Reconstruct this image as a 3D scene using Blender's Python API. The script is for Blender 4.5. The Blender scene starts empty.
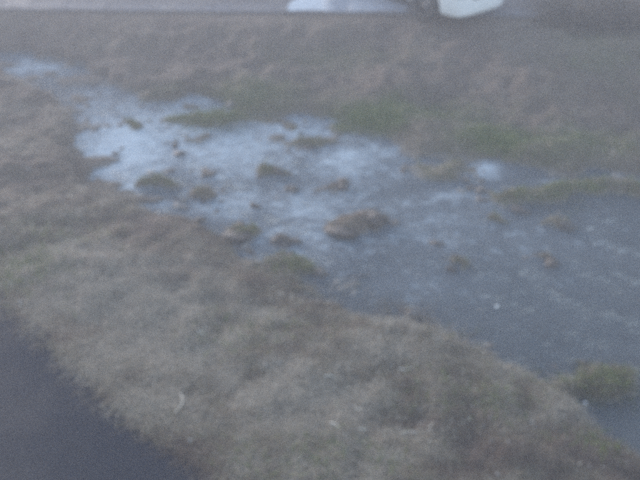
import bpy, bmesh, math, random
import numpy as np
from mathutils import Vector, Matrix, noise as mnoise

R = math.radians
sc = bpy.context.scene
col = sc.collection
rng = np.random.default_rng(7)
random.seed(7)

# ------------------------------------------------------------------ camera, sky, sun, exposure
CAM_H, PITCH, FPX = 4.5, R(38.0), 686.0
cd = bpy.data.cameras.new("camera")
cam = bpy.data.objects.new("camera", cd)
col.objects.link(cam)
cam.location = (0, 0, CAM_H)
cam.rotation_euler = (R(90) - PITCH, 0, 0)
cd.sensor_fit = 'HORIZONTAL'
cd.sensor_width = 36.0
cd.lens = FPX / 640.0 * 36.0
cd.clip_start, cd.clip_end = 0.05, 600
cd.dof.use_dof = True                      # the real camera is out of focus over the whole picture
cd.dof.focus_distance = 1.0
cd.dof.aperture_fstop = (cd.lens / 1000.0) / 0.0098
sc.camera = cam

SUN_EL, SUN_AZ = R(9.0), R(-40.0)          # azimuth from +Y towards +X
w = bpy.data.worlds.new("World")
sc.world = w
w.use_nodes = True
nt = w.node_tree
nt.nodes.clear()
sky = nt.nodes.new("ShaderNodeTexSky")
sky.sky_type = 'NISHITA'
sky.sun_disc = False
sky.sun_elevation = SUN_EL
sky.sun_rotation = SUN_AZ
sky.air_density, sky.dust_density, sky.ozone_density = 1.0, 0.6, 2.0
bg = nt.nodes.new("ShaderNodeBackground")
bg.inputs["Strength"].default_value = 0.10
wo = nt.nodes.new("ShaderNodeOutputWorld")
grey = nt.nodes.new("ShaderNodeHueSaturation")      # a veil of cloud greys the dusk sky evenly
grey.inputs["Saturation"].default_value = 0.72
nt.links.new(sky.outputs[0], grey.inputs["Color"])
nt.links.new(grey.outputs[0], bg.inputs[0])
nt.links.new(bg.outputs[0], wo.inputs[0])

sd = bpy.data.lights.new("sun", 'SUN')
sd.energy = 1.0
sd.angle = R(25)
sd.color = (1.0, 0.90, 0.90)
sun = bpy.data.objects.new("sun", sd)
col.objects.link(sun)
sun.rotation_euler = Vector((math.sin(SUN_AZ) * math.cos(SUN_EL), math.cos(SUN_AZ) * math.cos(SUN_EL),
                             math.sin(SUN_EL))).to_track_quat('Z', 'Y').to_euler()
sc.view_settings.view_transform = 'Standard'
sc.view_settings.look = 'None'
sc.view_settings.gamma = 1.0
sc.view_settings.exposure = 2.42
sc.cycles.volume_bounces = 2
sc.cycles.max_bounces = 8
sc.cycles.transparent_max_bounces = 12
sc.cycles.use_denoising = False
sc.cycles.denoiser = 'OPENIMAGEDENOISE'
sc.cycles.sample_clamp_direct = 0.35
sc.cycles.sample_clamp_indirect = 0.25

# ------------------------------------------------------------------ helpers
FW = np.array([0, math.cos(PITCH), -math.sin(PITCH)])
UP = np.array([0, math.sin(PITCH), math.cos(PITCH)])
WZ = -0.45                                   # water level


def gp(px, py, z=0.0):
    """where the sight line of a pixel of the photograph meets height z"""
    d = FW + UP * (240 - py) / FPX + np.array([(px - 320) / FPX, 0, 0])
    t = (z - CAM_H) / d[2]
    p = np.array([0, 0, CAM_H]) + d * t
    return p


def ppm(px, py, z=0.0):
    """pixels per metre there"""
    p = gp(px, py, z) - np.array([0, 0, CAM_H])
    return FPX / float(p @ FW)


def hash2(ix, iy, seed):
    h = (ix.astype(np.int64) * 374761393 + iy.astype(np.int64) * 668265263 + seed * 1442695041) & 0xffffffff
    h = ((h ^ (h >> 13)) * 1274126177) & 0xffffffff
    return ((h ^ (h >> 16)) & 0xffff) / 65535.0


def vnoise(x, y, seed=0):
    ix, iy = np.floor(x), np.floor(y)
    fx, fy = x - ix, y - iy
    fx, fy = fx * fx * (3 - 2 * fx), fy * fy * (3 - 2 * fy)
    a, b = hash2(ix, iy, seed), hash2(ix + 1, iy, seed)
    c, d = hash2(ix, iy + 1, seed), hash2(ix + 1, iy + 1, seed)
    return (a * (1 - fx) + b * fx) * (1 - fy) + (c * (1 - fx) + d * fx) * fy


def fbm(x, y, seed=0, octs=4):
    s, a, t = 0, 1.0, 0
    for k in range(octs):
        s = s + a * vnoise(x * 2 ** k, y * 2 ** k, seed + 17 * k)
        t += a
        a *= 0.5
    return s / t                              # 0..1


def sstep(a, b, x):
    t = np.clip((x - a) / (b - a), 0, 1)
    return t * t * (3 - 2 * t)


def pdist(x, y, line):
    best = np.full(x.shape, 1e9)
    for (ax, ay), (bx, by) in zip(line[:-1], line[1:]):
        vx, vy = bx - ax, by - ay
        t = np.clip(((x - ax) * vx + (y - ay) * vy) / (vx * vx + vy * vy + 1e-12), 0, 1)
        best = np.minimum(best, (x - ax - t * vx) ** 2 + (y - ay - t * vy) ** 2)
    return np.sqrt(best)


def inside(x, y, poly):
    r = np.zeros(x.shape, bool)
    n = len(poly)
    for i in range(n):
        (x1, y1), (x2, y2) = poly[i], poly[(i + 1) % n]
        if y1 == y2:
            continue
        c = ((y1 > y) != (y2 > y)) & (x < (x2 - x1) * (y - y1) / (y2 - y1) + x1)
        r ^= c
    return r


def tag(o, label=None, cat=None, group=None, kind=None):
    if label: o["label"] = label
    if cat: o["category"] = cat
    if group: o["group"] = group
    if kind: o["kind"] = kind
    return o


def link(name, me, mat=None, parent=None, loc=None):
    o = bpy.data.objects.new(name, me)
    col.objects.link(o)
    if mat and len(me.materials) == 0:
        me.materials.append(mat)
    if parent: o.parent = parent
    if loc is not None: o.location = loc
    return o


def empty(name, loc, rz=0.0):
    o = bpy.data.objects.new(name, None)
    col.objects.link(o)
    o.location = loc
    o.rotation_euler = (0, 0, rz)
    o.empty_display_size = 0.2
    return o


def np_mesh(name, verts, faces, tint=None, smooth=True):
    """verts (n,3), faces (m,k) one k; tint (n,3) colours of the material itself"""
    me = bpy.data.meshes.new(name)
    n, (m, k) = len(verts), faces.shape
    me.vertices.add(n)
    me.vertices.foreach_set("co", np.ascontiguousarray(verts, np.float32).ravel())
    me.loops.add(m * k)
    me.loops.foreach_set("vertex_index", np.ascontiguousarray(faces, np.int32).ravel())
    me.polygons.add(m)
    me.polygons.foreach_set("loop_start", np.arange(0, m * k, k, dtype=np.int32))
    me.polygons.foreach_set("loop_total", np.full(m, k, np.int32))
    me.polygons.foreach_set("use_smooth", np.full(m, smooth, bool))
    if tint is not None:
        a = me.attributes.new("tint", 'FLOAT_COLOR', 'POINT')
        a.data.foreach_set("color", np.c_[tint, np.ones(n)].astype(np.float32).ravel())
    me.update()
    me.validate()
    return me


def fattr(me, name, vals):
    a = me.attributes.new(name, 'FLOAT', 'POINT')
    a.data.foreach_set("value", np.ascontiguousarray(vals, np.float32).ravel())


# ------------------------------------------------------------------ materials
class NT:
    def __init__(s, name):
        s.m = bpy.data.materials.new(name)
        s.m.use_nodes = True
        s.t = s.m.node_tree
        s.b = s.t.nodes["Principled BSDF"]
        s.out = s.t.nodes["Material Output"]

    def n(s, typ, **kw):
        n = s.t.nodes.new(typ)
        for k, v in kw.items():
            if k in n.inputs: n.inputs[k].default_value = v
            else: setattr(n, k, v)
        return n

    def l(s, a, b):
        s.t.links.new(a, b)

    def coord(s):
        return s.n("ShaderNodeTexCoord").outputs["Object"]

    def noise(s, scale, detail=5, rough=0.6, vec=None):
        n = s.n("ShaderNodeTexNoise")
        n.inputs["Scale"].default_value = scale
        n.inputs["Detail"].default_value = detail
        n.inputs["Roughness"].default_value = rough
        s.l(vec if vec is not None else s.coord(), n.inputs["Vector"])
        return n.outputs["Fac"]

    def ramp(s, fac, stops):
        r = s.n("ShaderNodeValToRGB")
        e = r.color_ramp.elements
        while len(e) < len(stops): e.new(0.5)
        for k, (p, c) in zip(e, stops):
            k.position = p
            k.color = (*c, 1) if len(c) == 3 else c
        s.l(fac, r.inputs[0])
        return r.outputs[0]

    def mix(s, fac, a, b, mode='MIX'):
        m = s.n("ShaderNodeMix", data_type='RGBA', blend_type=mode)
        for k, v in ((0, fac), (6, a), (7, b)):
            if hasattr(v, "is_linked"): s.l(v, m.inputs[k])
            else: m.inputs[k].default_value = v if isinstance(v, float) else (*v, 1)
        return m.outputs[2]

    def math(s, op, a, b=0.0):
        m = s.n("ShaderNodeMath", operation=op)
        for k, v in ((0, a), (1, b)):
            if hasattr(v, "is_linked"): s.l(v, m.inputs[k])
            else: m.inputs[k].default_value = v
        return m.outputs[0]

    def attr(s, name):
        return s.n("ShaderNodeAttribute", attribute_name=name)

    def bump(s, h, strength=0.5, dist=0.02):
        b = s.n("ShaderNodeBump", Strength=strength, Distance=dist)
        s.l(h, b.inputs["Height"])
        s.l(b.outputs[0], s.b.inputs["Normal"])
        return b.outputs[0]


def plain(name, c, rough=0.6, metallic=0.0, nscale=8.0, var=0.25):
    t = NT(name)
    n = t.noise(nscale)
    t.l(t.ramp(n, [(0.3, tuple(x * (1 - var) for x in c)), (0.7, tuple(min(1, x * (1 + var)) for x in c))]),
        t.b.inputs["Base Color"])
    t.b.inputs["Roughness"].default_value = rough
    t.b.inputs["Metallic"].default_value = metallic
    return t.m


def mat_ground():
    t = NT("bank_soil")
    n1, n2, n3 = t.noise(1.3), t.noise(7.0), t.noise(45.0, 6, 0.7)
    soil = t.ramp(n2, [(0.3, (0.085, 0.064, 0.055)), (0.5, (0.125, 0.096, 0.082)), (0.72, (0.185, 0.147, 0.122))])
    thatch = t.ramp(n3, [(0.3, (0.10, 0.076, 0.062)), (0.55, (0.18, 0.143, 0.115)), (0.75, (0.28, 0.23, 0.185))])
    c = t.mix(t.ramp(n1, [(0.35, (0, 0, 0)), (0.65, (1, 1, 1))]), soil, thatch)
    green = t.ramp(n3, [(0.3, (0.06, 0.085, 0.025)), (0.7, (0.13, 0.16, 0.05))])
    c = t.mix(t.attr("green").outputs["Fac"], c, green)
    bed = t.ramp(n3, [(0.3, (0.09, 0.082, 0.075)), (0.5, (0.20, 0.19, 0.175)), (0.75, (0.38, 0.36, 0.34))])
    c = t.mix(t.attr("bed").outputs["Fac"], c, bed)
    t.l(c, t.b.inputs["Base Color"])
    t.b.inputs["Roughness"].default_value = 0.9
    t.b.inputs["Specular IOR Level"].default_value = 0.25
    t.bump(t.math('ADD', n2, n3), 0.7, 0.04)
    return t.m


def mat_blades(name):
    t = NT(name)
    a = t.attr("tint").outputs["Color"]
    n = t.noise(60.0, 3)
    c = t.mix(0.35, a, t.ramp(n, [(0.3, (0.5, 0.5, 0.5)), (0.7, (1, 1, 1))]), 'MULTIPLY')
    t.l(c, t.b.inputs["Base Color"])
    t.b.inputs["Roughness"].default_value = 0.75
    t.b.inputs["Specular IOR Level"].default_value = 0.25
    return t.m


def mat_stone(name, c, wet=0.45):
    t = NT(name)
    n1, n2 = t.noise(5.0), t.noise(40.0, 6, 0.7)
    info = t.n("ShaderNodeObjectInfo").outputs["Random"]
    base = t.ramp(n1, [(0.25, tuple(x * 0.55 for x in c)), (0.5, c), (0.78, tuple(min(1, x * 1.5) for x in c))])
    sp = t.ramp(n2, [(0.35, (0.6, 0.6, 0.6)), (0.65, (1.1, 1.1, 1.1))])
    base = t.mix(1.0, base, sp, 'MULTIPLY')
    base = t.mix(t.math('MULTIPLY', info, 0.4), base, tuple(x * y for x, y in zip(c, (0.95, 0.9, 0.84))))
    t.l(base, t.b.inputs["Base Color"])
    t.b.inputs["Roughness"].default_value = wet
    t.bump(t.math('ADD', n1, n2), 0.5, 0.03)
    return t.m


def mat_water():
    t = NT("stream_water")
    co = t.coord()
    mp = t.n("ShaderNodeMapping")
    mp.inputs["Rotation"].default_value = (0, 0, R(-28))
    mp.inputs["Scale"].default_value = (1.0, 1.5, 1.0)
    t.l(co, mp.inputs[0])
    v = mp.outputs[0]
    r1, r2 = t.noise(5.5, 4, 0.55, v), t.noise(24.0, 4, 0.6, v)
    h = t.math('ADD', r1, t.math('MULTIPLY', r2, 0.4))
    bp = t.n("ShaderNodeBump", Strength=0.9, Distance=0.07)
    t.l(h, bp.inputs["Height"])
    fr = t.n("ShaderNodeFresnel", IOR=1.34)
    t.l(bp.outputs[0], fr.inputs["Normal"])
    gl = t.n("ShaderNodeBsdfGlossy", Roughness=0.08)
    t.l(bp.outputs[0], gl.inputs["Normal"])
    tr = t.n("ShaderNodeBsdfTransparent")
    tr.inputs["Color"].default_value = (0.66, 0.74, 0.78, 1)
    mx = t.n("ShaderNodeMixShader")
    t.l(fr.outputs[0], mx.inputs[0]); t.l(tr.outputs[0], mx.inputs[1]); t.l(gl.outputs[0], mx.inputs[2])
    # suspended fine air and silt, with sky sheen put into the colour, give the running water a little body of its own
    silt = t.n("ShaderNodeBsdfDiffuse")
    silt.inputs["Color"].default_value = (0.36, 0.41, 0.47, 1)
    mx1 = t.n("ShaderNodeMixShader")
    t.l(t.math('ADD', t.math('MULTIPLY', t.attr("foam_sheen").outputs["Fac"], 0.34), 0.15), mx1.inputs[0])
    t.l(mx.outputs[0], mx1.inputs[1]); t.l(silt.outputs[0], mx1.inputs[2])
    # white water, with the blue sky sheen painted into its colour
    fn = t.noise(7.0, 6, 0.68, v)
    fn2 = t.noise(2.2, 3, 0.5, v)
    f = t.math('ADD', t.math('MULTIPLY', fn, 1.25), t.math('MULTIPLY', fn2, 0.6))
    f = t.math('ADD', f, t.math('SUBTRACT', t.math('MULTIPLY', t.attr("foam_sheen").outputs["Fac"], 0.62), 0.92))
    fm = t.ramp(f, [(0.19, (0, 0, 0)), (0.70, (1, 1, 1))])
    fo = t.n("ShaderNodeBsdfDiffuse")
    fo.inputs["Color"].default_value = (0.52, 0.60, 0.66, 1)
    t.l(bp.outputs[0], fo.inputs["Normal"])
    mx2 = t.n("ShaderNodeMixShader")
    t.l(t.math('MULTIPLY', fm, 0.75), mx2.inputs[0]); t.l(mx1.outputs[0], mx2.inputs[1]); t.l(fo.outputs[0], mx2.inputs[2])
    t.l(mx2.outputs[0], t.out.inputs["Surface"])
    return t.m


def mat_asphalt(name, c, rough):
    t = NT(name)
    n1, n2, n3 = t.noise(0.8, 4), t.noise(9.0), t.noise(140.0, 2, 0.5)
    a = t.ramp(n3, [(0.3, tuple(x * 0.55 for x in c)), (0.55, c), (0.75, tuple(x * 1.9 for x in c))])
    b = t.ramp(t.math('ADD', t.math('MULTIPLY', n1, 0.6), t.math('MULTIPLY', n2, 0.4)),
               [(0.35, (0.7, 0.7, 0.7)), (0.65, (1.15, 1.15, 1.15))])
    t.l(t.mix(1.0, a, b, 'MULTIPLY'), t.b.inputs["Base Color"])
    t.l(t.ramp(n1, [(0.35, (rough * 0.7,) * 3), (0.65, (min(1, rough * 1.25),) * 3)]), t.b.inputs["Roughness"])
    t.b.inputs["Specular IOR Level"].default_value = 0.25
    t.bump(n3, 0.4, 0.01)
    return t.m


M_ground = mat_ground()
M_straw = mat_blades("dry_straw")
M_green = mat_blades("grass_green")
M_water = mat_water()
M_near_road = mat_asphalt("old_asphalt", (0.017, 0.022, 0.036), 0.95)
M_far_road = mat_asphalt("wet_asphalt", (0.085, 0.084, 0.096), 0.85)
M_gutter = mat_asphalt("pale_concrete", (0.13, 0.13, 0.148), 0.85)
M_stone = mat_stone("stream_stone", (0.092, 0.080, 0.074))
M_stone_brown = mat_stone("brown_stone", (0.088, 0.070, 0.060))
M_pebble = mat_stone("pebble_stone", (0.20, 0.18, 0.165))
M_pale = plain("pale_stone", (0.80, 0.80, 0.78), 0.5)
M_stick = plain("bleached_wood", (0.70, 0.66, 0.57), 0.7, 0, 30)
M_twig = plain("dark_wood", (0.10, 0.075, 0.055), 0.8, 0, 30)

# ------------------------------------------------------------------ plan of the place (metres)
L_px = [(-260, 40), (-20, 62), (15, 72), (48, 90), (76, 118), (80, 150), (88, 175), (110, 197), (160, 212), (205, 235),
        (250, 258), (300, 290), (345, 306), (400, 318), (450, 338), (490, 358), (540, 392), (600, 430), (645, 455), (820, 545)]
U_px = [(-260, 30), (-20, 50), (20, 52), (70, 66), (110, 82), (140, 93), (185, 99), (240, 112), (300, 116), (340, 127),
        (385, 140), (420, 158), (470, 157), (500, 157), (530, 172), (580, 176), (640, 182), (900, 205)]
F_px = [(-700, 5), (0, 11), (225, 14), (410, 15), (530, 19), (640, 24), (1400, 45)]
N_px = [(-420, 150), (-200, 205), (-90, 245), (0, 300), (60, 350), (110, 395), (170, 440), (232, 482), (330, 560), (420, 700)]
Lw = [tuple(gp(a, b, WZ)[:2]) for a, b in L_px]
Uw = [tuple(gp(a, b, WZ)[:2]) for a, b in U_px]
Fw = [tuple(gp(a, b, 0)[:2]) for a, b in F_px]
Nw = [tuple(gp(a, b, 0)[:2]) for a, b in N_px]
Nw = [(-60.0, Nw[0][1] + 14)] + Nw + [(2.0, -30.0)]
Fw = [(-60.0, Fw[0][1])] + Fw + [(60.0, Fw[-1][1])]
Lw = [(-60.0, Lw[0][1] + 3)] + Lw + [(14.0, -30.0)]
Uw = [(-60.0, Uw[0][1] + 5)] + Uw + [(60.0, Uw[-1][1] - 4)]
WATER = Uw + [(60.0, -30.0)] + Lw[::-1]
FAR = Fw + [(60.0, 62.0), (-60.0, 62.0)]
NEAR = Nw + [(-60.0, -30.0)]

# gravel and grass bars standing out of the stream: px, py, half sizes in photo pixels, height above water, greenness
BARS = [(545, 194, 78, 10, .09, .55), (610, 190, 50, 9, .08, .35), (590, 380, 52, 17, .08, .2), (150, 183, 24, 7, .05, .35),
        (207, 189, 18, 7, .06, .2), (362, 222, 30, 13, .07, .0), (205, 119, 52, 6, .10, 1.0), (310, 143, 34, 6, .07, .5),
        (436, 172, 44, 9, .07, .3), (130, 120, 20, 5, .05, .5), (238, 236, 20, 7, .08, .3), (283, 244, 15, 6, .09, .0),
        (275, 171, 14, 6, .07, .3), (455, 270, 18, 7, .03, .3), (290, 264, 24, 8, .03, .35), (500, 218, 26, 5, .03, .2),
        (565, 225, 14, 6, .05, .2), (545, 262, 30, 7, .03, .1), (330, 186, 20, 5, .03, .0), (165, 95, 28, 6, .09, .2)]
bars = []
for px, py, a, b, h, g in BARS:
    p = gp(px, py, WZ)
    q = gp(px, py - b, WZ), gp(px, py + b, WZ)
    s = ppm(px, py, WZ)
    bars.append((p[0], p[1], a / s, abs(q[0][1] - q[1][1]) / 2, h, g))
# greener turf on the banks
GREENS = [(370, 121, 46, 10, -.85, 1.0), (492, 143, 46, 11, -.8, .9), (250, 100, 60, 10, -.75, .5), (580, 150, 60, 14, -.7, .45),
          (340, 58, 60, 8, -.4, .25), (430, 118, 60, 12, -.7, .5), (20, 270, 40, 26, -.3, .22), (60, 240, 40, 20, -.4, .15),
          (290, 268, 26, 9, -.85, .4), (470, 400, 50, 20, -.5, .06), (590, 440, 40, 14, -.7, .08), (240, 330, 50, 20, -.3, .05),
          (600, 60, 50, 20, -.4, .35), (330, 455, 70, 20, -.1, .04)]
greens = []
for px, py, a, b, z, g in GREENS:
    z *= 0.5
    p = gp(px, py, z)
    q = gp(px, py - b, z), gp(px, py + b, z)
    greens.append((p[0], p[1], a / ppm(px, py, z), abs(q[0][1] - q[1][1]) / 2, g))


def terrain(x, y):
    """height, green, bed masks at world x, y (arrays)"""
    wob = (fbm(x * 1.6, y * 1.6, 3, 5) - 0.5) * 0.62 + (fbm(x * 5.5, y * 5.5, 9, 3) - 0.5) * 0.22
    dl, du = pdist(x, y, Lw), pdist(x, y, Uw)
    dw = np.minimum(dl, du)
    inw = inside(x, y, WATER)
    sgn = np.where(inw, -dw, dw) + wob * np.clip(1 - dw / 1.2, 0, 1)
    dn, df = pdist(x, y, Nw), pdist(x, y, Fw)
    inn, inf_ = inside(x, y, NEAR), inside(x, y, FAR)
    nearside = dl < du
    do = np.where(nearside, dn, df)
    t = np.clip(sgn, 0, None) / (np.clip(sgn, 0, None) + do + 1e-6)
    # the bank rises with a low scarp just above the water, then more gently
    prof = 0.30 * sstep(0.0, 0.09, t) + 0.70 * np.where(nearside, t ** 0.9, sstep(-0.05, 1.0, t))
    lump = (fbm(x * 0.9, y * 0.9, 11, 5) - 0.5) * np.where(nearside, 0.26, 0.36) + (fbm(x * 4, y * 4, 29, 3) - 0.5) * 0.14
    h = WZ + (0 - WZ) * np.clip(prof, 0, 1) + lump * np.clip(do / 0.8, 0, 1) * np.clip(sgn / 0.5, 0, 1)
    rif = sstep(1.9, -0.3, x - 0.28 * (y - 8.0))
    bedz = WZ - 0.02 - (0.15 - 0.06 * rif) * sstep(0, 0.7, -sgn) + (fbm(x * 2.4, y * 3.2, 41, 4) - 0.5) * (0.20 + 0.21 * rif)
    h = np.where(sgn < 0, np.minimum(bedz, WZ + 0.03), h)
    green = np.zeros(x.shape)
    qx = x + (fbm(x * 2.6, y * 2.6, 401, 4) - 0.5) * 0.75
    qy = y + (fbm(x * 2.6, y * 2.6, 431, 4) - 0.5) * 0.55
    for bx, by, a, b, hh, g in bars:
        r = ((qx - bx) / a) ** 2 + ((qy - by) / b) ** 2
        m = np.exp(-r * 0.9) * (0.65 + 0.7 * fbm(x * 3.3, y * 3.3, 51, 3))
        h = np.where(sgn < 0.15, np.maximum(h, WZ - 0.10 + (hh + 0.10) * m * 1.15), h)
        green = np.maximum(green, g * np.exp(-r * 0.8))
    for gx, gy, a, b, g in greens:
        r = ((qx - gx) / a) ** 2 + ((qy - gy) / b) ** 2
        green = np.maximum(green, g * np.exp(-r * 0.8))
    green = np.clip(green * (0.35 + 1.3 * fbm(x * 2.6, y * 2.6, 61, 4)), 0, 1)
    bed = sstep(WZ + 0.05, WZ - 0.01, h)
    h = np.where(inn | inf_, -0.05, h)
    edge = np.where(inn | inf_, 0, 1) * sstep(0.12, 0.0, np.minimum(dn, df))
    h = h * (1 - edge) + np.where(nearside, -0.02, 0.03) * edge
    return h, green, bed, inn, inf_, sgn


# ------------------------------------------------------------------ ground sheet
def stretched(lo, hi, step, far_lo, far_hi):
    core = list(np.arange(lo, hi + 1e-6, step))
    a, s = [], step
    v = lo
    while v > far_lo:
        s *= 1.22
        v = max(far_lo, v - s)
        a.append(v)
    b, s, v = [], step, hi
    while v < far_hi:
        s *= 1.22
        v = min(far_hi, v + s)
        b.append(v)
    return np.array(a[::-1] + core + b)


xs = stretched(-8.5, 8.5, 0.045, -58, 58)
ys = stretched(2.4, 15.5, 0.045, -28, 60)
X, Y = np.meshgrid(xs, ys)
H, G, B, IN, IF, SG = terrain(X, Y)
ny, nx = X.shape
idx = np.arange(nx * ny).reshape(ny, nx)
quads = np.stack([idx[:-1, :-1], idx[:-1, 1:], idx[1:, 1:], idx[1:, :-1]], -1).reshape(-1, 4)
me = np_mesh("ground", np.c_[X.ravel(), Y.ravel(), H.ravel()], quads)
fattr(me, "green", G.ravel())
fattr(me, "bed", B.ravel())
tag(link("ground", me, M_ground), kind="structure")


def hgt(x, y):
    """height of the ground sheet by interpolation in its grid"""
    i = np.clip(np.searchsorted(xs, x) - 1, 0, nx - 2)
    j = np.clip(np.searchsorted(ys, y) - 1, 0, ny - 2)
    fx, fy = (x - xs[i]) / (xs[i + 1] - xs[i]), (y - ys[j]) / (ys[j + 1] - ys[j])
    return (H[j, i] * (1 - fx) + H[j, i + 1] * fx) * (1 - fy) + (H[j + 1, i] * (1 - fx) + H[j + 1, i + 1] * fx) * fy


def sample(grid, x, y):
    i = np.clip(np.searchsorted(xs, x) - 1, 0, nx - 2)
    j = np.clip(np.searchsorted(ys, y) - 1, 0, ny - 2)
    return grid[j, i]


def on_ground(px, py):
    """the ground point seen at a photo pixel"""
    z = -0.25
    for _ in range(40):
        p = gp(px, py, z)
        z = 0.7 * z + 0.3 * float(hgt(np.array([p[0]]), np.array([p[1]]))[0])
    return Vector((p[0], p[1], z))


# ------------------------------------------------------------------ water
wx = np.arange(-16, 16, 0.07)
wy = np.arange(2.4, 17, 0.07)
WX, WY = np.meshgrid(wx, wy)
th = R(28)
A, Bq = WX * math.cos(th) - WY * math.sin(th), WX * math.sin(th) + WY * math.cos(th)
WH = WZ + (fbm(A * 2.2, Bq * 4.0, 71, 3) - 0.5) * 0.055
FOAM_SHEEN = [(125, 145, 62, 42, 1.0), (170, 130, 90, 30, .75), (235, 150, 70, 30, .78), (290, 135, 70, 22, .75), (355, 160, 55, 26, .74),
        (120, 185, 30, 16, .8), (230, 205, 60, 20, .62), (310, 205, 70, 25, .60), (38, 66, 40, 12, .55), (95, 105, 30, 18, .5), (486, 170, 20, 9, .75), (555, 185, 26, 5, .4),
        (300, 235, 80, 30, .5), (430, 225, 90, 40, .36), (530, 240, 70, 35, .24), (420, 280, 70, 25, .26), (470, 195, 60, 15, .38), (190, 100, 30, 6, .6), (240, 118, 40, 5, .5), (160, 205, 40, 8, .5)]
foam_sheen = np.zeros(WX.shape)  # one mask for the rapids and the painted sky sheen
for px, py, a, b, s in FOAM_SHEEN:
    p = gp(px, py, WZ)
    q = gp(px, py - b, WZ), gp(px, py + b, WZ)
    rx, ry = a / ppm(px, py, WZ), abs(q[0][1] - q[1][1]) / 2
    foam_sheen = np.maximum(foam_sheen, s * np.exp(-0.8 * (((WX - p[0]) / rx) ** 2 + ((WY - p[1]) / ry) ** 2)))
foam_sheen = foam_sheen * (0.75 + 0.5 * fbm(WX * 1.5, WY * 1.5, 91, 3))
wh = hgt(WX.ravel(), WY.ravel()).reshape(WX.shape)
wet = wh < WZ + 0.08
wi = np.arange(WX.size).reshape(WX.shape)
qd = np.stack([wi[:-1, :-1], wi[:-1, 1:], wi[1:, 1:], wi[1:, :-1]], -1).reshape(-1, 4)
keep = wet.ravel()[qd].any(1)
qd = qd[keep]
used = np.unique(qd)
remap = np.full(WX.size, -1)
remap[used] = np.arange(len(used))
me = np_mesh("stream_water", np.c_[WX.ravel(), WY.ravel(), WH.ravel()][used], remap[qd])
fattr(me, "foam_sheen", foam_sheen.ravel()[used])
tag(link("stream_water", me, M_water), kind="structure")


# ------------------------------------------------------------------ roads
def slab(name, poly, ztop, zbot, m, kind="structure"):
    bm = bmesh.new()
    top = [bm.verts.new((x, y, ztop)) for x, y in poly]
    bot = [bm.verts.new((x, y, zbot)) for x, y in poly]
    bm.faces.new(top)
    n = len(poly)
    for i in range(n):
        bm.faces.new((top[i], bot[i], bot[(i + 1) % n], top[(i + 1) % n]))
    bmesh.ops.triangulate(bm, faces=[f for f in bm.faces if len(f.verts) > 4])
    bmesh.ops.recalc_face_normals(bm, faces=bm.faces)
    me = bpy.data.meshes.new(name)
    bm.to_mesh(me)
    bm.free()
    return tag(link(name, me, m), kind=kind)


def ragged(line, amp, step, seed):
    out = []
    for (ax, ay), (bx, by) in zip(line[:-1], line[1:]):
        d = math.hypot(bx - ax, by - ay)
        k = max(1, int(d / step)) if d < 14 else 1
        nxv, nyv = -(by - ay) / d, (bx - ax) / d
        for i in range(k):
            t = i / k
            o = (mnoise.noise(Vector((ax + (bx - ax) * t, ay + (by - ay) * t, seed)) * 3) * amp) if k > 1 else 0
            out.append((ax + (bx - ax) * t + nxv * o, ay + (by - ay) * t + nyv * o))
    out.append(line[-1])
    return out


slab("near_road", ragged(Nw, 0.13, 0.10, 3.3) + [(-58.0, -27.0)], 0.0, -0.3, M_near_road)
Fc = [(max(-57.5, min(57.5, x)), y) for x, y in Fw]
GUT = 0.42
slab("far_road", [(x, y + GUT + 0.02) for x, y in Fc] + [(57.5, 59.0), (-57.5, 59.0)], 0.041, -0.3, M_far_road)
# the pale concrete edge, cast in lengths with open joints between them
edge_line = [p for p in Fw if -14 < p[0] < 14]
ex = np.array([p[0] for p in Fw]); ey = np.array([p[1] for p in Fw])
kerb = empty("concrete_kerb", (0, float(np.interp(0, ex, ey)), 0))
tag(kerb, "pale concrete edging along the far road at the top", "kerb")
for k in range(-6, 7):
    x0, x1 = k * 2.0 + 0.003, k * 2.0 + 1.997
    ya, yb = float(np.interp(x0, ex, ey)), float(np.interp(x1, ex, ey))
    bm = bmesh.new()
    bot = [bm.verts.new((x, y, -0.3)) for x, y in ((x0, ya), (x1, yb), (x1, yb + GUT), (x0, ya + GUT))]
    top = [bm.verts.new((x, y, 0.045)) for x, y in ((x0, ya), (x1, yb), (x1, yb + GUT), (x0, ya + GUT))]
    bm.faces.new(top); bm.faces.new(bot[::-1])
    for i in range(4):
        bm.faces.new((bot[i], bot[(i + 1) % 4], top[(i + 1) % 4], top[i]))
    bmesh.ops.bevel(bm, geom=[e for e in bm.edges if e.verts[0].co.z > 0 and e.verts[1].co.z > 0], offset=0.006, segments=2, affect='EDGES')
    me = bpy.data.meshes.new("kerb_length"); bm.to_mesh(me); bm.free()
    o = link("kerb_length", me, M_gutter, kerb)
    o.matrix_parent_inverse = Matrix.Translation(-kerb.location)
# rain water standing on the far road
M_pud = NT("puddle_water")
M_pud.b.inputs["Base Color"].default_value = (0.24, 0.28, 0.345, 1)
M_pud.b.inputs["Roughness"].default_value = 0.22
M_pud.b.inputs["Specular IOR Level"].default_value = 0.5
M_pud.bump(M_pud.noise(12.0), 0.12, 0.01)
pts = []
c = gp(345, 5, 0.049)
for k in range(48):
    a = 2 * math.pi * k / 48
    r = 1 + 0.25 * mnoise.noise(Vector((math.cos(a) * 1.3, math.sin(a) * 1.3, 5)))
    pts.append((c[0] + math.cos(a) * 1.2 * r, max(c[1] + math.sin(a) * 0.62 * r, float(np.interp(c[0] + math.cos(a) * 1.2 * r, ex, ey)) + .05 + .04 * math.sin(5 * a))))
me = bpy.data.meshes.new("road_puddle")
bm = bmesh.new()
bm.faces.new([bm.verts.new((x, y, 0.049)) for x, y in pts])
bmesh.ops.triangulate(bm, faces=bm.faces[:])
bm.to_mesh(me); bm.free()
tag(link("road_puddle", me, M_pud.m), kind="structure")


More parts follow.
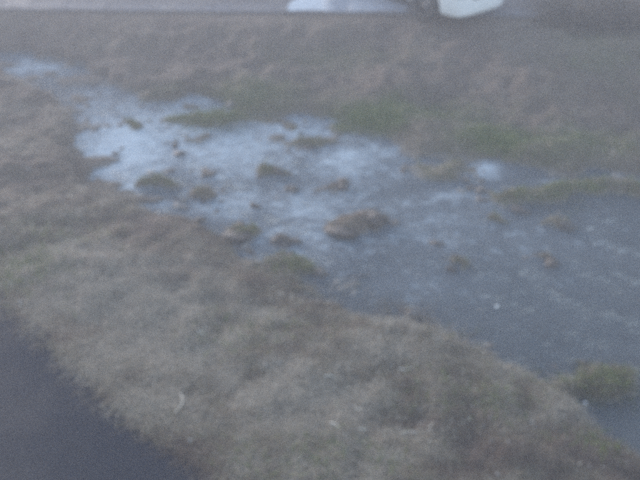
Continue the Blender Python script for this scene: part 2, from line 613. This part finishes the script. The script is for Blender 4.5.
# ------------------------------------------------------------------ dead grass, turf, litter
def blades(px, py, pz, length, width, lean, tint, az=None, seg=3):
    """bent tapering strips; arrays of one entry per blade"""
    n = len(px)
    if az is None: az = rng.uniform(0, 2 * math.pi, n)
    ca, sa = np.cos(az), np.sin(az)
    twist = az + rng.normal(0, 0.5, n)
    tx, ty = -np.sin(twist), np.cos(twist)
    vs, ts = [], []
    rows = []
    curl = rng.uniform(0.25, 0.9, n)
    hx = np.zeros(n); hz = np.zeros(n)
    ang = lean.copy()
    for k in range(seg + 1):
        f = k / seg
        w_ = width * (1 - f) ** 0.7 * 0.5 + 0.0006
        cx, cy, cz = px + ca * hx, py + sa * hx, pz + hz
        rows.append((np.c_[cx - tx * w_, cy - ty * w_, cz], np.c_[cx + tx * w_, cy + ty * w_, cz]))
        hx = hx + np.sin(ang) * length / seg
        hz = hz + np.cos(ang) * length / seg
        ang = np.minimum(ang + curl, 1.75)
    V = np.stack([r for row in rows for r in row], 1)       # n, 2(seg+1), 3
    gx, gy = V[:, :, 0].ravel(), V[:, :, 1].ravel()
    gz = hgt(gx, gy).reshape(n, -1) + 0.006
    k0 = np.arange(V.shape[1]) >= 2
    V[:, :, 2] = np.where(k0[None, :], np.maximum(V[:, :, 2], gz), V[:, :, 2])
    m = V.shape[1]
    base = (np.arange(n) * m)[:, None]
    f = np.concatenate([np.stack([base[:, 0] + 2 * k, base[:, 0] + 2 * k + 1, base[:, 0] + 2 * k + 3, base[:, 0] + 2 * k + 2], 1)
                        for k in range(seg)])
    T = np.repeat(tint, m, 0)
    return V.reshape(-1, 3), f, T


STRAW = np.array([(0.29, 0.235, 0.175), (0.235, 0.185, 0.14), (0.36, 0.305, 0.235), (0.19, 0.145, 0.115), (0.43, 0.375, 0.30), (0.155, 0.112, 0.09), (0.26, 0.225, 0.145)])
GREEN = np.array([(0.11, 0.155, 0.04), (0.14, 0.18, 0.05), (0.085, 0.12, 0.035), (0.17, 0.19, 0.07)])


def scatter(n, x0, x1, y0, y1, bias=0.0):
    u = rng.uniform(0, 1, n)
    if bias:                                   # more of them near the camera
        y = 1.0 / ((1 - u) / y0 + u / y1)
    else:
        y = y0 + u * (y1 - y0)
    half = 0.62 * np.hypot(y, 4.5) + 0.6
    x = rng.uniform(-1, 1, n) * half
    return x, y


def bank_points(n, lo=0.02):
    x, y = scatter(n, -8, 8, 2.5, 15.2, 1.0)
    h = hgt(x, y)
    inn, inf_ = sample(IN, x, y), sample(IF, x, y)
    # runners of grass creep out over the edges of both roads
    creep = np.minimum(rng.exponential(0.05, n), 0.2)
    over = (inn & (pdist(x, y, Nw) < creep)) | (inf_ & (pdist(x, y, Fw) < creep * 4.0))
    h = np.where(inn, 0.012, np.where(inf_, 0.052, h))
    ok = (~(inn | inf_) | over) & (h > WZ + lo)
    ok &= (0.5 * fbm(x * 1.0, y * 1.4, 123, 4) + 0.5 * fbm(x * 4.5, y * 6.0, 133, 3)) > rng.uniform(0.22, 0.62, n)
    return x[ok], y[ok], h[ok]


x, y, h = bank_points(470000)
n = len(x)
g = sample(G, x, y)
sel = rng.uniform(0, 1, n) > g * 0.85
xa, ya, ha = x[sel], y[sel], h[sel]
n = len(xa)
patch = np.clip(0.5 + 1.5 * (0.55 * fbm(xa * 0.8, ya * 1.1, 201, 4) + 0.45 * fbm(xa * 5, ya * 6.5, 211, 3) - 0.5), 0, 1)
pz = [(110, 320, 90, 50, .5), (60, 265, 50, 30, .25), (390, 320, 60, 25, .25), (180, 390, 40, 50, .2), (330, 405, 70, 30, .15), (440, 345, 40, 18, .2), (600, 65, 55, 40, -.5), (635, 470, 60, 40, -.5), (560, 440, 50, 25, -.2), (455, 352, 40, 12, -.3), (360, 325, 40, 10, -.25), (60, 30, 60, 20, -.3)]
for px, py, a, b, s_ in pz:                 # bleached straw, plus lens glow and corner darkening put into the tint
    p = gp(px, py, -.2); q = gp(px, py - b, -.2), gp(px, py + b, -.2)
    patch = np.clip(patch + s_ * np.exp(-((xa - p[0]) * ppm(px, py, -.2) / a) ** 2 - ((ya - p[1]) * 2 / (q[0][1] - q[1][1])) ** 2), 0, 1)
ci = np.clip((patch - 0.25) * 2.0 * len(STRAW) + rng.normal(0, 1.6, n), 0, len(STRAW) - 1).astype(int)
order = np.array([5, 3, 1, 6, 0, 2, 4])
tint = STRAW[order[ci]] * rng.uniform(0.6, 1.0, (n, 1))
ln = rng.uniform(0.03, 0.13, n) * (0.6 + 0.9 * patch)
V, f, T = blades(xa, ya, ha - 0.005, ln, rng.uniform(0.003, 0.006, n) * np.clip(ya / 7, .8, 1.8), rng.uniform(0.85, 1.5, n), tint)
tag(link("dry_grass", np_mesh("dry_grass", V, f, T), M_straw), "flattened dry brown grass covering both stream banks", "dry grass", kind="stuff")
xb, yb_, hb = x[~sel], y[~sel], h[~sel]
# brighter snapped stalks lying on top of the mat, thick in some places
xs_, ys_, hs_ = [], [], []
for px, py, a, b, k in [(200, 345, 22, 28, 60), (340, 395, 60, 25, 90), (405, 430, 50, 18, 60), (440, 335, 40, 18, 70), (405, 372, 40, 14, 40),
                        (300, 285, 30, 14, 50), (60, 220, 45, 30, 60), (490, 400, 60, 30, 35), (395, 312, 22, 10, 50), (600, 445, 40, 16, 12), (250, 420, 60, 30, 50)]:
    p = gp(px, py, -.2); sc_ = ppm(px, py, -.2); q = gp(px, py - b, -.2), gp(px, py + b, -.2)
    xs_.append(p[0] + rng.normal(0, a / sc_ * .6, k)); ys_.append(p[1] + rng.normal(0, (q[0][1] - q[1][1]) * .3, k))
xs_, ys_ = np.concatenate(xs_), np.concatenate(ys_)
hs_ = hgt(xs_, ys_)
ok = (hs_ > WZ + .03) & ~sample(IN, xs_, ys_)
xs_, ys_, hs_ = xs_[ok], ys_[ok], hs_[ok]
k = len(xs_)
V, f, T = blades(xs_, ys_, hs_ + .018, rng.uniform(.04, .11, k) * (ys_ / 6.5), rng.uniform(.006, .010, k) * (ys_ / 6.5), rng.uniform(1.2, 1.6, k), np.array([(.62, .57, .48)]) * rng.uniform(.6, 1.1, (k, 1)))
tag(link("straw_litter", np_mesh("straw_litter", V, f, T), M_straw), "pale broken stalks scattered over the near bank", "straw litter", kind="stuff")
# extra turf where it is green
x2, y2, h2 = bank_points(160000, 0.0)
g2 = sample(G, x2, y2)
s2 = rng.uniform(0, 1, len(x2)) < g2 * 0.9
xb, yb_, hb = np.r_[xb, x2[s2]], np.r_[yb_, y2[s2]], np.r_[hb, h2[s2]]
n = len(xb)
tint = GREEN[rng.integers(0, 4, n)] * rng.uniform(0.8, 1.25, (n, 1))
V, f, T = blades(xb, yb_, hb - 0.005, rng.uniform(0.05, 0.14, n), rng.uniform(0.004, 0.009, n), rng.uniform(0.1, 0.9, n), tint)
tag(link("green_grass", np_mesh("green_grass", V, f, T), M_green), "short olive green grass in patches along the stream", "grass", kind="stuff")


# ------------------------------------------------------------------ stones
def rock_mesh(name, sx, sy, sz, seed, sub=3, rough=0.35):
    bm = bmesh.new()
    bmesh.ops.create_icosphere(bm, subdivisions=sub, radius=1.0)
    rr = random.Random(seed)
    off = Vector((rr.uniform(0, 50), rr.uniform(0, 50), rr.uniform(0, 50)))
    planes = [(Vector((rr.gauss(0, 1), rr.gauss(0, 1), rr.gauss(0, 0.7))).normalized(), rr.uniform(0.55, 0.9)) for _ in range(7)]
    for v in bm.verts:
        p = v.co.copy()
        for nrm, d in planes:                  # broken facets
            e = p.dot(nrm) - d
            if e > 0: p -= nrm * e * 0.85
        p *= 1 + rough * mnoise.noise(p * 1.6 + off) + 0.3 * rough * mnoise.noise(p * 5 + off)
        v.co = (p.x * sx, p.y * sy, p.z * sz)
    me = bpy.data.meshes.new(name)
    bm.to_mesh(me); bm.free()
    for pl in me.polygons: pl.use_smooth = True
    return me


ROCKS = [  # px, py, half width px, half depth m factor, height, material, label
    (343, 231, 16, .6, .07, 0, "large dark brown rock at the left of the mound in the stream"),
    (374, 217, 14, .8, .10, 0, "tallest brown rock at the right of the mound in the stream"),
    (236, 236, 14, .7, .07, 0, "flat brown rock near the near bank, left of its neighbour"),
    (283, 244, 12, .7, .09, 1, "dark rounded rock by the near bank in the middle of the stream"),
    (278, 172, 6, .8, .12, 1, "small grey rock with a pale top in the bright rapids"),
    (292, 191, 8, .7, .11, 1, "dark low stone in the rapids behind the rounded rock"),
    (256, 213, 7, .8, .10, 0, "reddish stone alone between the rapids and the near bank"),
    (232, 106, 5, .8, .14, 2, "pale upright stone at the far edge of the rapids"),
    (452, 272, 6, .8, .08, 1, "small dark stone in the grey water right of the middle"),
    (566, 226, 8, .8, .10, 1, "small stone below the grassy bar on the right"),
    (310, 150, 9, .6, .08, 1, "low stone at the far side of the rapids"),
    (340, 187, 9, .6, .07, 0, "low brown stone behind the mound in the stream"),
    (520, 217, 10, .6, .06, 1, "half sunken stone in front of the grassy bar"),
    (550, 268, 12, .6, .06, 0, "wide sunken brown stone in the open water on the right"),
    (413, 318, 7, .9, .12, 2, "pale stone at the water's edge of the near bank"),
    (436, 250, 8, .6, .05, 1, "flat sunken stone in the grey water right of the mound"),
    (180, 160, 7, .7, .07, 1, "small dark stone in the brightest white water"),
    (212, 177, 9, .7, .08, 1, "dark stone below the white water on the left"),
]
for k, (px, py, hw, fd, hh, mi, lab) in enumerate(ROCKS):
    p = on_ground(px, py)
    s = hw / ppm(px, py, WZ)
    o = link("rock", rock_mesh("rock", s * 1.15, s * fd, hh * 0.75, 100 + k), (M_stone_brown, M_stone, M_pebble)[mi])
    o.location = (p.x, p.y, max(p.z, WZ) - hh * 0.2)
    o.rotation_euler = (0, 0, random.uniform(-0.5, 0.5))
    tag(o, lab, "rock", "rocks standing in the stream")

for px, py, r, lab in [(495, 314, .02, "small bright white pebble in the dark water on the right"),
                       (585, 404, .018, "small white pebble below the grassy tuft at lower right"),
                       (203, 331, .012, "small pale chip on the near bank above the curved straw"),
                       (208, 346, .010, "tiny pale chip on the near bank below the larger chip")]:
    p = on_ground(px, py)
    o = link("pebble", rock_mesh("pebble", r * 1.1, r * 0.9, r * 0.8, int(px)), M_pale)
    o.location = (p.x, p.y, max(p.z, WZ) + r * 0.35)
    tag(o, lab, "pebble", "pale pebbles")

# bed gravel and bank stones past counting: small many-sided stones
ico = bmesh.new()
bmesh.ops.create_icosphere(ico, subdivisions=1, radius=1.0)
ico.verts.ensure_lookup_table()
IV = np.array([v.co[:] for v in ico.verts])
IFc = np.array([[v.index for v in f.verts] for f in ico.faces])
ico.free()


def stones(x, y, z, r, flat, tints):
    n = len(x)
    a = rng.uniform(0, 6.28, n)
    V = IV[None] * (1 + rng.normal(0, 0.16, (n, len(IV), 1)))
    sx = r[:, None] * rng.uniform(0.9, 1.5, (n, 1)); sy = r[:, None] * rng.uniform(0.7, 1.0, (n, 1))
    vx, vy, vz = V[:, :, 0] * sx, V[:, :, 1] * sy, V[:, :, 2] * r[:, None] * flat
    ca, sa = np.cos(a)[:, None], np.sin(a)[:, None]
    P = np.stack([x[:, None] + vx * ca - vy * sa, y[:, None] + vx * sa + vy * ca, z[:, None] + vz], -1)
    F = (IFc[None] + (np.arange(n) * len(IV))[:, None, None]).reshape(-1, 3)
    return P.reshape(-1, 3), F, np.repeat(tints, len(IV), 0)


M_grav = mat_blades("gravel_stone")
x, y = scatter(26000, -8, 8, 3.0, 15.0)
h = hgt(x, y)
ok = (h < WZ + 0.0) & (fbm(x * 1.1, y * 1.1, 301, 3) > rng.uniform(0.25, 0.65, len(x)))
x, y, h = x[ok], y[ok], h[ok]
r = np.clip(rng.lognormal(-3.5, 0.5, len(x)), 0.012, 0.085)
base = np.array([(0.16, 0.14, 0.125), (0.20, 0.185, 0.17), (0.12, 0.098, 0.082), (0.24, 0.225, 0.21), (0.14, 0.12, 0.11)])
P, F, T = stones(x, y, np.minimum(h + r * 0.1, WZ + 0.012 - r * 0.25), r, 0.6, base[rng.integers(0, 5, len(x))] * rng.uniform(0.8, 1.15, (len(x), 1)))
tag(link("gravel", np_mesh("gravel", P, F, T), M_grav), "grey cobbles and gravel of the stream bed", "gravel", kind="stuff")

x, y = scatter(9000, -8, 8, 2.6, 15.0)
h = hgt(x, y)
ok = (h > WZ + 0.02) & (~sample(IN, x, y)) & (~sample(IF, x, y)) & (fbm(x * 0.9, y * 0.9, 331, 3) > rng.uniform(0.35, 0.7, len(x)))
x, y, h = x[ok], y[ok], h[ok]
r = np.clip(rng.lognormal(-4.5, 0.45, len(x)), 0.005, 0.02)
P, F, T = stones(x, y, h + r * 0.35, r, 0.7, base[rng.integers(0, 5, len(x))] * rng.uniform(0.9, 1.5, (len(x), 1)))
tag(link("bank_pebbles", np_mesh("bank_pebbles", P, F, T), M_grav), "small stones and crumbs scattered in the dry grass", "pebbles", kind="stuff")


# ------------------------------------------------------------------ straws and sticks lying about
def stick(name, pts, rad, m, label, cat, group, lift=0.02):
    P = [on_ground(*p) + Vector((0, 0, lift)) for p in pts]
    o0 = P[0]
    dense = []
    k = len(P)
    for i in range(k - 1):                      # catmull-rom through the points
        a, b, c, d = P[max(i - 1, 0)], P[i], P[i + 1], P[min(i + 2, k - 1)]
        for j in range(5):
            t = j / 5
            dense.append(0.5 * ((2 * b) + (c - a) * t + (2 * a - 5 * b + 4 * c - d) * t * t + (3 * b - a - 3 * c + d) * t ** 3))
    dense.append(P[-1])
    bm = bmesh.new()
    rings = []
    for i, q in enumerate(dense):
        t = (dense[min(i + 1, len(dense) - 1)] - dense[max(i - 1, 0)]).normalized()
        s = t.cross(Vector((0, 0, 1))).normalized()
        u = s.cross(t)
        rr = rad * (1 - 0.6 * i / len(dense)) * (1 + 0.25 * mnoise.noise(q * 20))
        rings.append([bm.verts.new(q - o0 + (s * math.cos(a) + u * math.sin(a)) * rr) for a in np.linspace(0, 2 * math.pi, 7)[:-1]])
    for r0, r1 in zip(rings[:-1], rings[1:]):
        for i in range(6):
            bm.faces.new((r0[i], r0[(i + 1) % 6], r1[(i + 1) % 6], r1[i]))
    bm.faces.new(rings[0][::-1]); bm.faces.new(rings[-1])
    me = bpy.data.meshes.new(name); bm.to_mesh(me); bm.free()
    for p in me.polygons: p.use_smooth = True
    return tag(link(name, me, m, loc=o0), label, cat, group)


SG_ = "pale straws lying on the near bank"
stick("straw", [(181, 395), (183, 402), (180, 409), (175, 414)], .007, M_stick, "curved pale straw lying on the near bank beside the asphalt", "straw", SG_)
stick("straw", [(401, 435), (408, 433), (416, 434)], .008, M_stick, "short thick pale straw at the bottom middle of the near bank", "straw", SG_)
stick("straw", [(359, 430), (364, 431), (368, 430)], .006, M_stick, "thin straw just left of the short thick pale one", "straw", SG_)
stick("straw", [(330, 424), (336, 426), (341, 431)], .006, M_stick, "straw bent downward left of the bottom middle", "straw", SG_)
stick("straw", [(408, 322), (412, 318), (415, 322)], .008, M_stick, "bent pale straw at the tip of the bank beside the water", "straw", SG_)
stick("straw", [(198, 331), (202, 334), (204, 337)], .007, M_stick, "short pale straw beside the pale chip on the near bank", "straw", SG_)
stick("straw", [(398, 370), (405, 371), (413, 369)], .006, M_stick, "pale straw lying level below the tip of the bank", "straw", SG_)
stick("straw", [(354, 408), (358, 411), (362, 410)], .007, M_stick, "pale straw lump above the bent ones", "straw", SG_)
stick("straw", [(325, 378), (331, 377), (338, 381)], .007, M_stick, "whitish straw in the middle of the near bank", "straw", SG_)
stick("twig", [(345, 282), (395, 276), (440, 283), (470, 292)], .006, M_twig, "dark thin twig trailing in the calm water", "twig", "twigs caught in the stream", .05)
stick("twig", [(452, 258), (462, 266), (480, 276)], .008, M_twig, "dark twig caught on the small stone in grey water", "twig", "twigs caught in the stream", .06)


# ------------------------------------------------------------------ tussocks one can point to
def tussock(px, py, wpx, n, hgt_, greenness, label, spread=1.0, tone=1.0):
    c = on_ground(px, py)
    rad = wpx / ppm(px, py, WZ)
    x = c.x + rng.normal(0, rad * 0.45, n) * spread
    y = c.y + rng.normal(0, rad * 0.35, n)
    z = np.maximum(hgt(x, y), c.z - 0.05)
    pal = np.where((rng.uniform(0, 1, n) < greenness)[:, None], GREEN[rng.integers(0, 4, n)], STRAW[rng.integers(0, 7, n)])
    az = np.arctan2(y - c.y, x - c.x) + rng.normal(0, 0.7, n)
    pal = pal * tone
    V, f, T = blades(x, y, z - 0.01, rng.uniform(0.4, 0.85, n) * hgt_, rng.uniform(0.004, 0.008, n), rng.uniform(0.0, 0.8, n), pal, az, 4)
    V = V - np.array(c)
    o = empty("grass_tussock", c)
    tag(o, label, "grass tuft", "grass tufts")
    tag(link("blades", np_mesh("blades", V, f, T), M_green, o), kind="stuff")


tussock(572, 376, 40, 420, .12, .6, "large olive tuft in the stream at the lower right", 1.2, .45)
tussock(609, 386, 34, 320, .12, .65, "olive tuft right beside the large one at the lower right", 1.2, .45)
tussock(505, 192, 36, 320, .12, .5, "green tuft at the left end of the bar across the right side")
tussock(560, 197, 42, 320, .12, .45, "green tuft in the middle of the bar across the right side")
tussock(610, 200, 36, 260, .12, .25, "brownish tuft at the right end of the bar across the right side")
tussock(150, 182, 22, 150, .08, .45, "olive tuft under the brightest white water at left")
tussock(210, 119, 40, 500, .13, .85, "long green tuft along the far edge of the rapids")
tussock(372, 122, 36, 600, .15, .9, "bright green tuft on the far bank above the rapids")
tussock(492, 142, 34, 500, .15, .85, "green tuft on the far bank at the right")
tussock(293, 264, 20, 180, .08, .7, "small green tuft on the near water's edge in the middle")
tussock(395, 312, 40, 700, .20, .05, "straw tuft hanging over the tip of the near bank", 1.3, .7)
tussock(360, 310, 28, 400, .18, .1, "straw tuft left of the tip of the near bank")
tussock(440, 340, 30, 400, .17, .1, "dry tuft on the water's edge right of the bank tip", 1.3, .7)
tussock(300, 285, 26, 350, .15, .15, "dry tuft on the near water's edge in the middle")
tussock(165, 93, 24, 260, .14, .1, "pinkish dry tuft behind the white water at left")


# ------------------------------------------------------------------ dry scrub at the end of the far road
def bush(px, py, rad, hh, n, label, pal):
    c = gp(px, py, 0.0)
    root = empty("dry_bush", c)
    tag(root, label, "bush", "bushes by the far road")
    x = c[0] + rng.normal(0, rad * 0.4, n); y = c[1] + rng.normal(0, rad * 0.4, n)
    z = hgt(x, y)
    V, f, T = blades(x, y, z - 0.02, rng.uniform(0.4, 1.0, n) * hh, rng.uniform(0.006, 0.014, n), rng.uniform(0, 0.45, n),
                     pal[rng.integers(0, len(pal), n)] * rng.uniform(0.7, 1.2, (n, 1)), np.arctan2(y - c[1], x - c[0]), 5)
    link("foliage", np_mesh("foliage", V - c, f, T), M_straw, root)
    bm = bmesh.new()
    for k in range(14):
        a = random.uniform(0, 6.28); r0 = random.uniform(0, rad * .3)
        b = Vector((math.cos(a) * r0, math.sin(a) * r0, -0.05)); t = Vector((math.cos(a) * rad * .7, math.sin(a) * rad * .7, hh * random.uniform(.5, .9)))
        m = Matrix.Translation((b + t) / 2) @ (t - b).to_track_quat('Z', 'Y').to_matrix().to_4x4()
        bmesh.ops.create_cone(bm, segments=5, radius1=.012, radius2=.004, depth=(t - b).length, matrix=m)
    me = bpy.data.meshes.new("stem"); bm.to_mesh(me); bm.free()
    link("stem", me, M_twig, root)


BROWN = np.array([(0.10, 0.075, 0.06), (0.14, 0.105, 0.08), (0.08, 0.07, 0.05), (0.18, 0.14, 0.10)])
bush(572, 14, .8, .5, 3500, "low brown scrub right of the white car", BROWN)
bush(622, 16, .85, .6, 3500, "dark brown scrub in the top right corner", BROWN * 0.85)
bush(668, 20, .8, .6, 1500, "brown scrub beside the corner scrub at the frame edge", BROWN)


# ------------------------------------------------------------------ the white car on the far road
def car(loc, rz):
    M_paint = NT("white_paint")
    M_paint.b.inputs["Base Color"].default_value = (0.78, 0.79, 0.80, 1)
    M_paint.b.inputs["Roughness"].default_value = 0.28
    M_paint.b.inputs["Coat Weight"].default_value = 0.6
    M_paint = M_paint.m
    M_black = plain("black_trim", (0.02, 0.02, 0.022), 0.6)
    M_rub = plain("tyre_rubber", (0.025, 0.025, 0.027), 0.8)
    M_rim = plain("steel_rim", (0.10, 0.10, 0.105), 0.5, 0.3)
    M_gl = NT("car_glass")
    M_gl.b.inputs["Base Color"].default_value = (0.03, 0.035, 0.04, 1); M_gl.b.inputs["Roughness"].default_value = 0.05
    M_lamp = NT("lamp_lens")
    M_lamp.b.inputs["Base Color"].default_value = (0.75, 0.78, 0.8, 1); M_lamp.b.inputs["Roughness"].default_value = 0.1
    M_red = plain("tail_lens", (0.45, 0.02, 0.02), 0.15)
    root = empty("white_car", loc, rz)
    tag(root, "white car standing on the far road, cut off by the top edge", "car")
    # stations along x (nose at +x): x, half width at sill, at waist, z of sill, z of waist, z top (bonnet / roof), half width top
    st = [(-1.92, .62, .66, .30, .62, .95, .56), (-1.84, .74, .78, .22, .62, 1.30, .58), (-1.55, .79, .82, .19, .66, 1.48, .60),
          (-1.0, .80, .83, .18, .68, 1.53, .62), (-.2, .80, .83, .18, .68, 1.54, .62), (.45, .80, .83, .18, .68, 1.46, .60),
          (.95, .80, .83, .18, .68, 1.05, .66), (1.35, .79, .82, .16, .66, .95, .66), (1.7, .74, .79, .13, .60, .84, .60),
          (1.86, .60, .68, .13, .54, .74, .50), (1.92, .42, .50, .17, .48, .62, .36)]
    bm = bmesh.new()
    rings = []
    for x_, ws, ww, zs, zw, zt, wt in st:
        half = [(0, zs), (ws * .7, zs), (ws * .95, zs + .03), (ws, zs + .10), ((ws + ww) / 2 + .012, (zs + zw) / 2), (ww, zw), (ww * .985, zw + min(.22, (zt - zw) * .45)),
                ((ww * .985 + wt) / 2 + .02, zw + (zt - zw) * .75), (wt, zt - .05), (wt * .8, zt), (0, zt + .015)]
        pts_ = [(yy, zz) for yy, zz in half] + [(-yy, zz) for yy, zz in half[-2:0:-1]]
        rings.append([bm.verts.new((x_, yy, zz)) for yy, zz in pts_])
    k = len(rings[0])
    for a, b in zip(rings[:-1], rings[1:]):
        for i in range(k):
            bm.faces.new((a[i], b[i], b[(i + 1) % k], a[(i + 1) % k]))
    bm.faces.new(rings[0]); bm.faces.new(rings[-1][::-1])
    bmesh.ops.recalc_face_normals(bm, faces=bm.faces)
    me = bpy.data.meshes.new("body"); bm.to_mesh(me); bm.free()
    for p in me.polygons: p.use_smooth = True
    body = link("body", me, M_paint, root)
    sub = body.modifiers.new("sub", 'SUBSURF'); sub.levels = sub.render_levels = 2
    WX_, WR = 1.22, 0.31
    # wheel openings cut through the sides
    for xx in (WX_, -WX_):
        bm = bmesh.new()
        bmesh.ops.create_cone(bm, cap_ends=True, segments=32, radius1=.37, radius2=.37, depth=3.0, matrix=Matrix.Translation((xx, 0, WR)) @ Matrix.Rotation(R(90), 4, 'X'))
        me = bpy.data.meshes.new("wheel_opening"); bm.to_mesh(me); bm.free()
        cut = link("wheel_opening", me, None, root)
        b = body.modifiers.new("arch", 'BOOLEAN'); b.object = cut; b.operation = 'DIFFERENCE'; b.solver = 'EXACT'
        body["cut%d" % (xx > 0)] = 1
    dg = bpy.context.evaluated_depsgraph_get()
    dg.update()
    me2 = bpy.data.meshes.new_from_object(body.evaluated_get(dg))
    body.modifiers.clear()
    body.data = me2
    for kx in ("cut0", "cut1"):
        if kx in body: del body[kx]
    for o in [o for o in root.children if o.name.startswith("wheel_opening")]:
        bpy.data.objects.remove(o)

    def part(name, fn, m, parent):
        bm = bmesh.new(); fn(bm)
        me = bpy.data.meshes.new(name); bm.to_mesh(me); bm.free()
        for p in me.polygons: p.use_smooth = True
        return link(name, me, m, parent)

    def box(bm, cx, cy, cz, sx, sy, sz, bev=.01):
        r = bmesh.ops.create_cube(bm, size=1.0, matrix=Matrix.Translation((cx, cy, cz)) @ Matrix.Diagonal((sx, sy, sz, 1)))
        es = list({e for v in r['verts'] for e in v.link_edges})
        bmesh.ops.bevel(bm, geom=es, offset=bev, segments=2, affect='EDGES')

    from mathutils.bvhtree import BVHTree
    tree = BVHTree.FromPolygons([v.co[:] for v in me2.vertices], [p.vertices[:] for p in me2.polygons])

    def skin(name, lo, hi, side, m, cutoff=0.0):
        """a pane or lens fitted over the curved body; side 'x' looks at the nose, +-1 at a flank"""
        n = 12
        bm = bmesh.new()
        g = []
        for a in range(n + 1):
            row = []
            for b in range(n + 1):
                v = lo[1] + (hi[1] - lo[1]) * b / n
                u = lo[0] + (hi[0] - cutoff * b / n - lo[0]) * a / n
                if side == 'x': o_, d_ = Vector((4, u, v)), Vector((-1, 0, 0))
                else: o_, d_ = Vector((u, 3 * side, v)), Vector((0, -side, 0))
                hit = tree.ray_cast(o_, d_)
                row.append(bm.verts.new((hit[0] if hit[0] is not None else o_ + d_ * 2.3) - d_ * .006))
            g.append(row)
        for a in range(n):
            for b in range(n):
                bm.faces.new((g[a][b], g[a + 1][b], g[a + 1][b + 1], g[a][b + 1]))
        bmesh.ops.solidify(bm, geom=bm.faces[:], thickness=.004)
        bmesh.ops.recalc_face_normals(bm, faces=bm.faces)
        me = bpy.data.meshes.new(name); bm.to_mesh(me); bm.free()
        for p in me.polygons: p.use_smooth = True
        return link(name, me, m, root)

    part("underbody", lambda bm: box(bm, 0, 0, .42, 2.9, 1.1, .3), M_black, root)
    for xx in (WX_, -WX_):
        for sy in (1, -1):
            def tyre(bm):
                prof = [(.20, -.085), (.27, -.10), (.30, -.085), (.31, -.05), (.31, .05), (.30, .085), (.27, .10), (.20, .085)]
                rg = []
                for j in range(36):
                    a = 2 * math.pi * j / 36
                    rg.append([bm.verts.new((xx + r_ * math.cos(a), sy * .71 + y_, WR + r_ * math.sin(a))) for r_, y_ in prof])
                for j in range(36):
                    for i in range(7):
                        bm.faces.new((rg[j][i], rg[(j + 1) % 36][i], rg[(j + 1) % 36][i + 1], rg[j][i + 1]))
                bmesh.ops.recalc_face_normals(bm, faces=bm.faces)

            def rim(bm):
                bmesh.ops.create_cone(bm, cap_ends=True, segments=28, radius1=.205, radius2=.205, depth=.09, matrix=Matrix.Translation((xx, sy * .71, WR)) @ Matrix.Rotation(R(90), 4, 'X'))
                for j in range(6):
                    a = j * math.pi / 3
                    m = Matrix.Translation((xx, sy * .765, WR)) @ Matrix.Rotation(-a, 4, 'Y') @ Matrix.Translation((.10, 0, 0)) @ Matrix.Diagonal((.19, .03, .045, 1))
                    bmesh.ops.create_cube(bm, size=1.0, matrix=m)
            wl = part("wheel", tyre, M_rub, root)
            part("rim", rim, M_rim, wl)
    for sy in (1, -1):
        skin("headlight", (sy * .40, .50), (sy * .66, .64), 'x', M_lamp.m)
        part("tail_light", lambda bm: box(bm, -1.85, sy * .62, .85, .08, .12, .3, .02), M_red, root)
        skin("side_window", (-.34, .96), (.48, 1.33), sy, M_gl.m, .38)
        skin("side_window", (-1.25, .98), (-.42, 1.35), sy, M_gl.m)
        part("mirror", lambda bm: box(bm, .62, sy * .90, 1.0, .10, .16, .12, .03), M_paint, root)
        part("door_handle", lambda bm: box(bm, -.35, sy * .845, .80, .16, .03, .03, .01), M_paint, root)
    part("windscreen", lambda bm: box(bm, .74, 0, 1.24, .04, 1.12, .48, .015), M_gl.m, root)
    ws_ = [o for o in root.children if o.name.startswith("windscreen")][0]
    for v in ws_.data.vertices: v.co.x += -(v.co.z - 1.24) * 0.95 + 0.03
    skin("grille", (-.30, .44), (.30, .50), 'x', M_black)
    return root


cw = gp(424, 19, 0.04)
rz = R(-54)
c = Vector((cw[0], cw[1], 0.041)) - Matrix.Rotation(rz, 3, 'Z') @ Vector((1.22, -0.75, 0))
car(c, rz)

# ------------------------------------------------------------------ haze volume added for the veil of the lens
hz = NT("veil_haze")
hz.t.nodes.remove(hz.b)
pv = hz.t.nodes.new("ShaderNodeVolumePrincipled")
pv.inputs["Color"].default_value = (0.90, 0.92, 1.0, 1)
pv.inputs["Density"].default_value = 0.0125
pv.inputs["Anisotropy"].default_value = 0.2
hz.t.links.new(pv.outputs[0], hz.out.inputs["Volume"])
bm = bmesh.new()
bmesh.ops.create_cube(bm, size=1.0, matrix=Matrix.Translation((0, 16, 2.0)) @ Matrix.Diagonal((124, 96, 8.0, 1)))
me = bpy.data.meshes.new("haze"); bm.to_mesh(me); bm.free()
tag(link("haze", me, hz.m), "thin haze added through the air for the lens veil", "haze", kind="stuff")
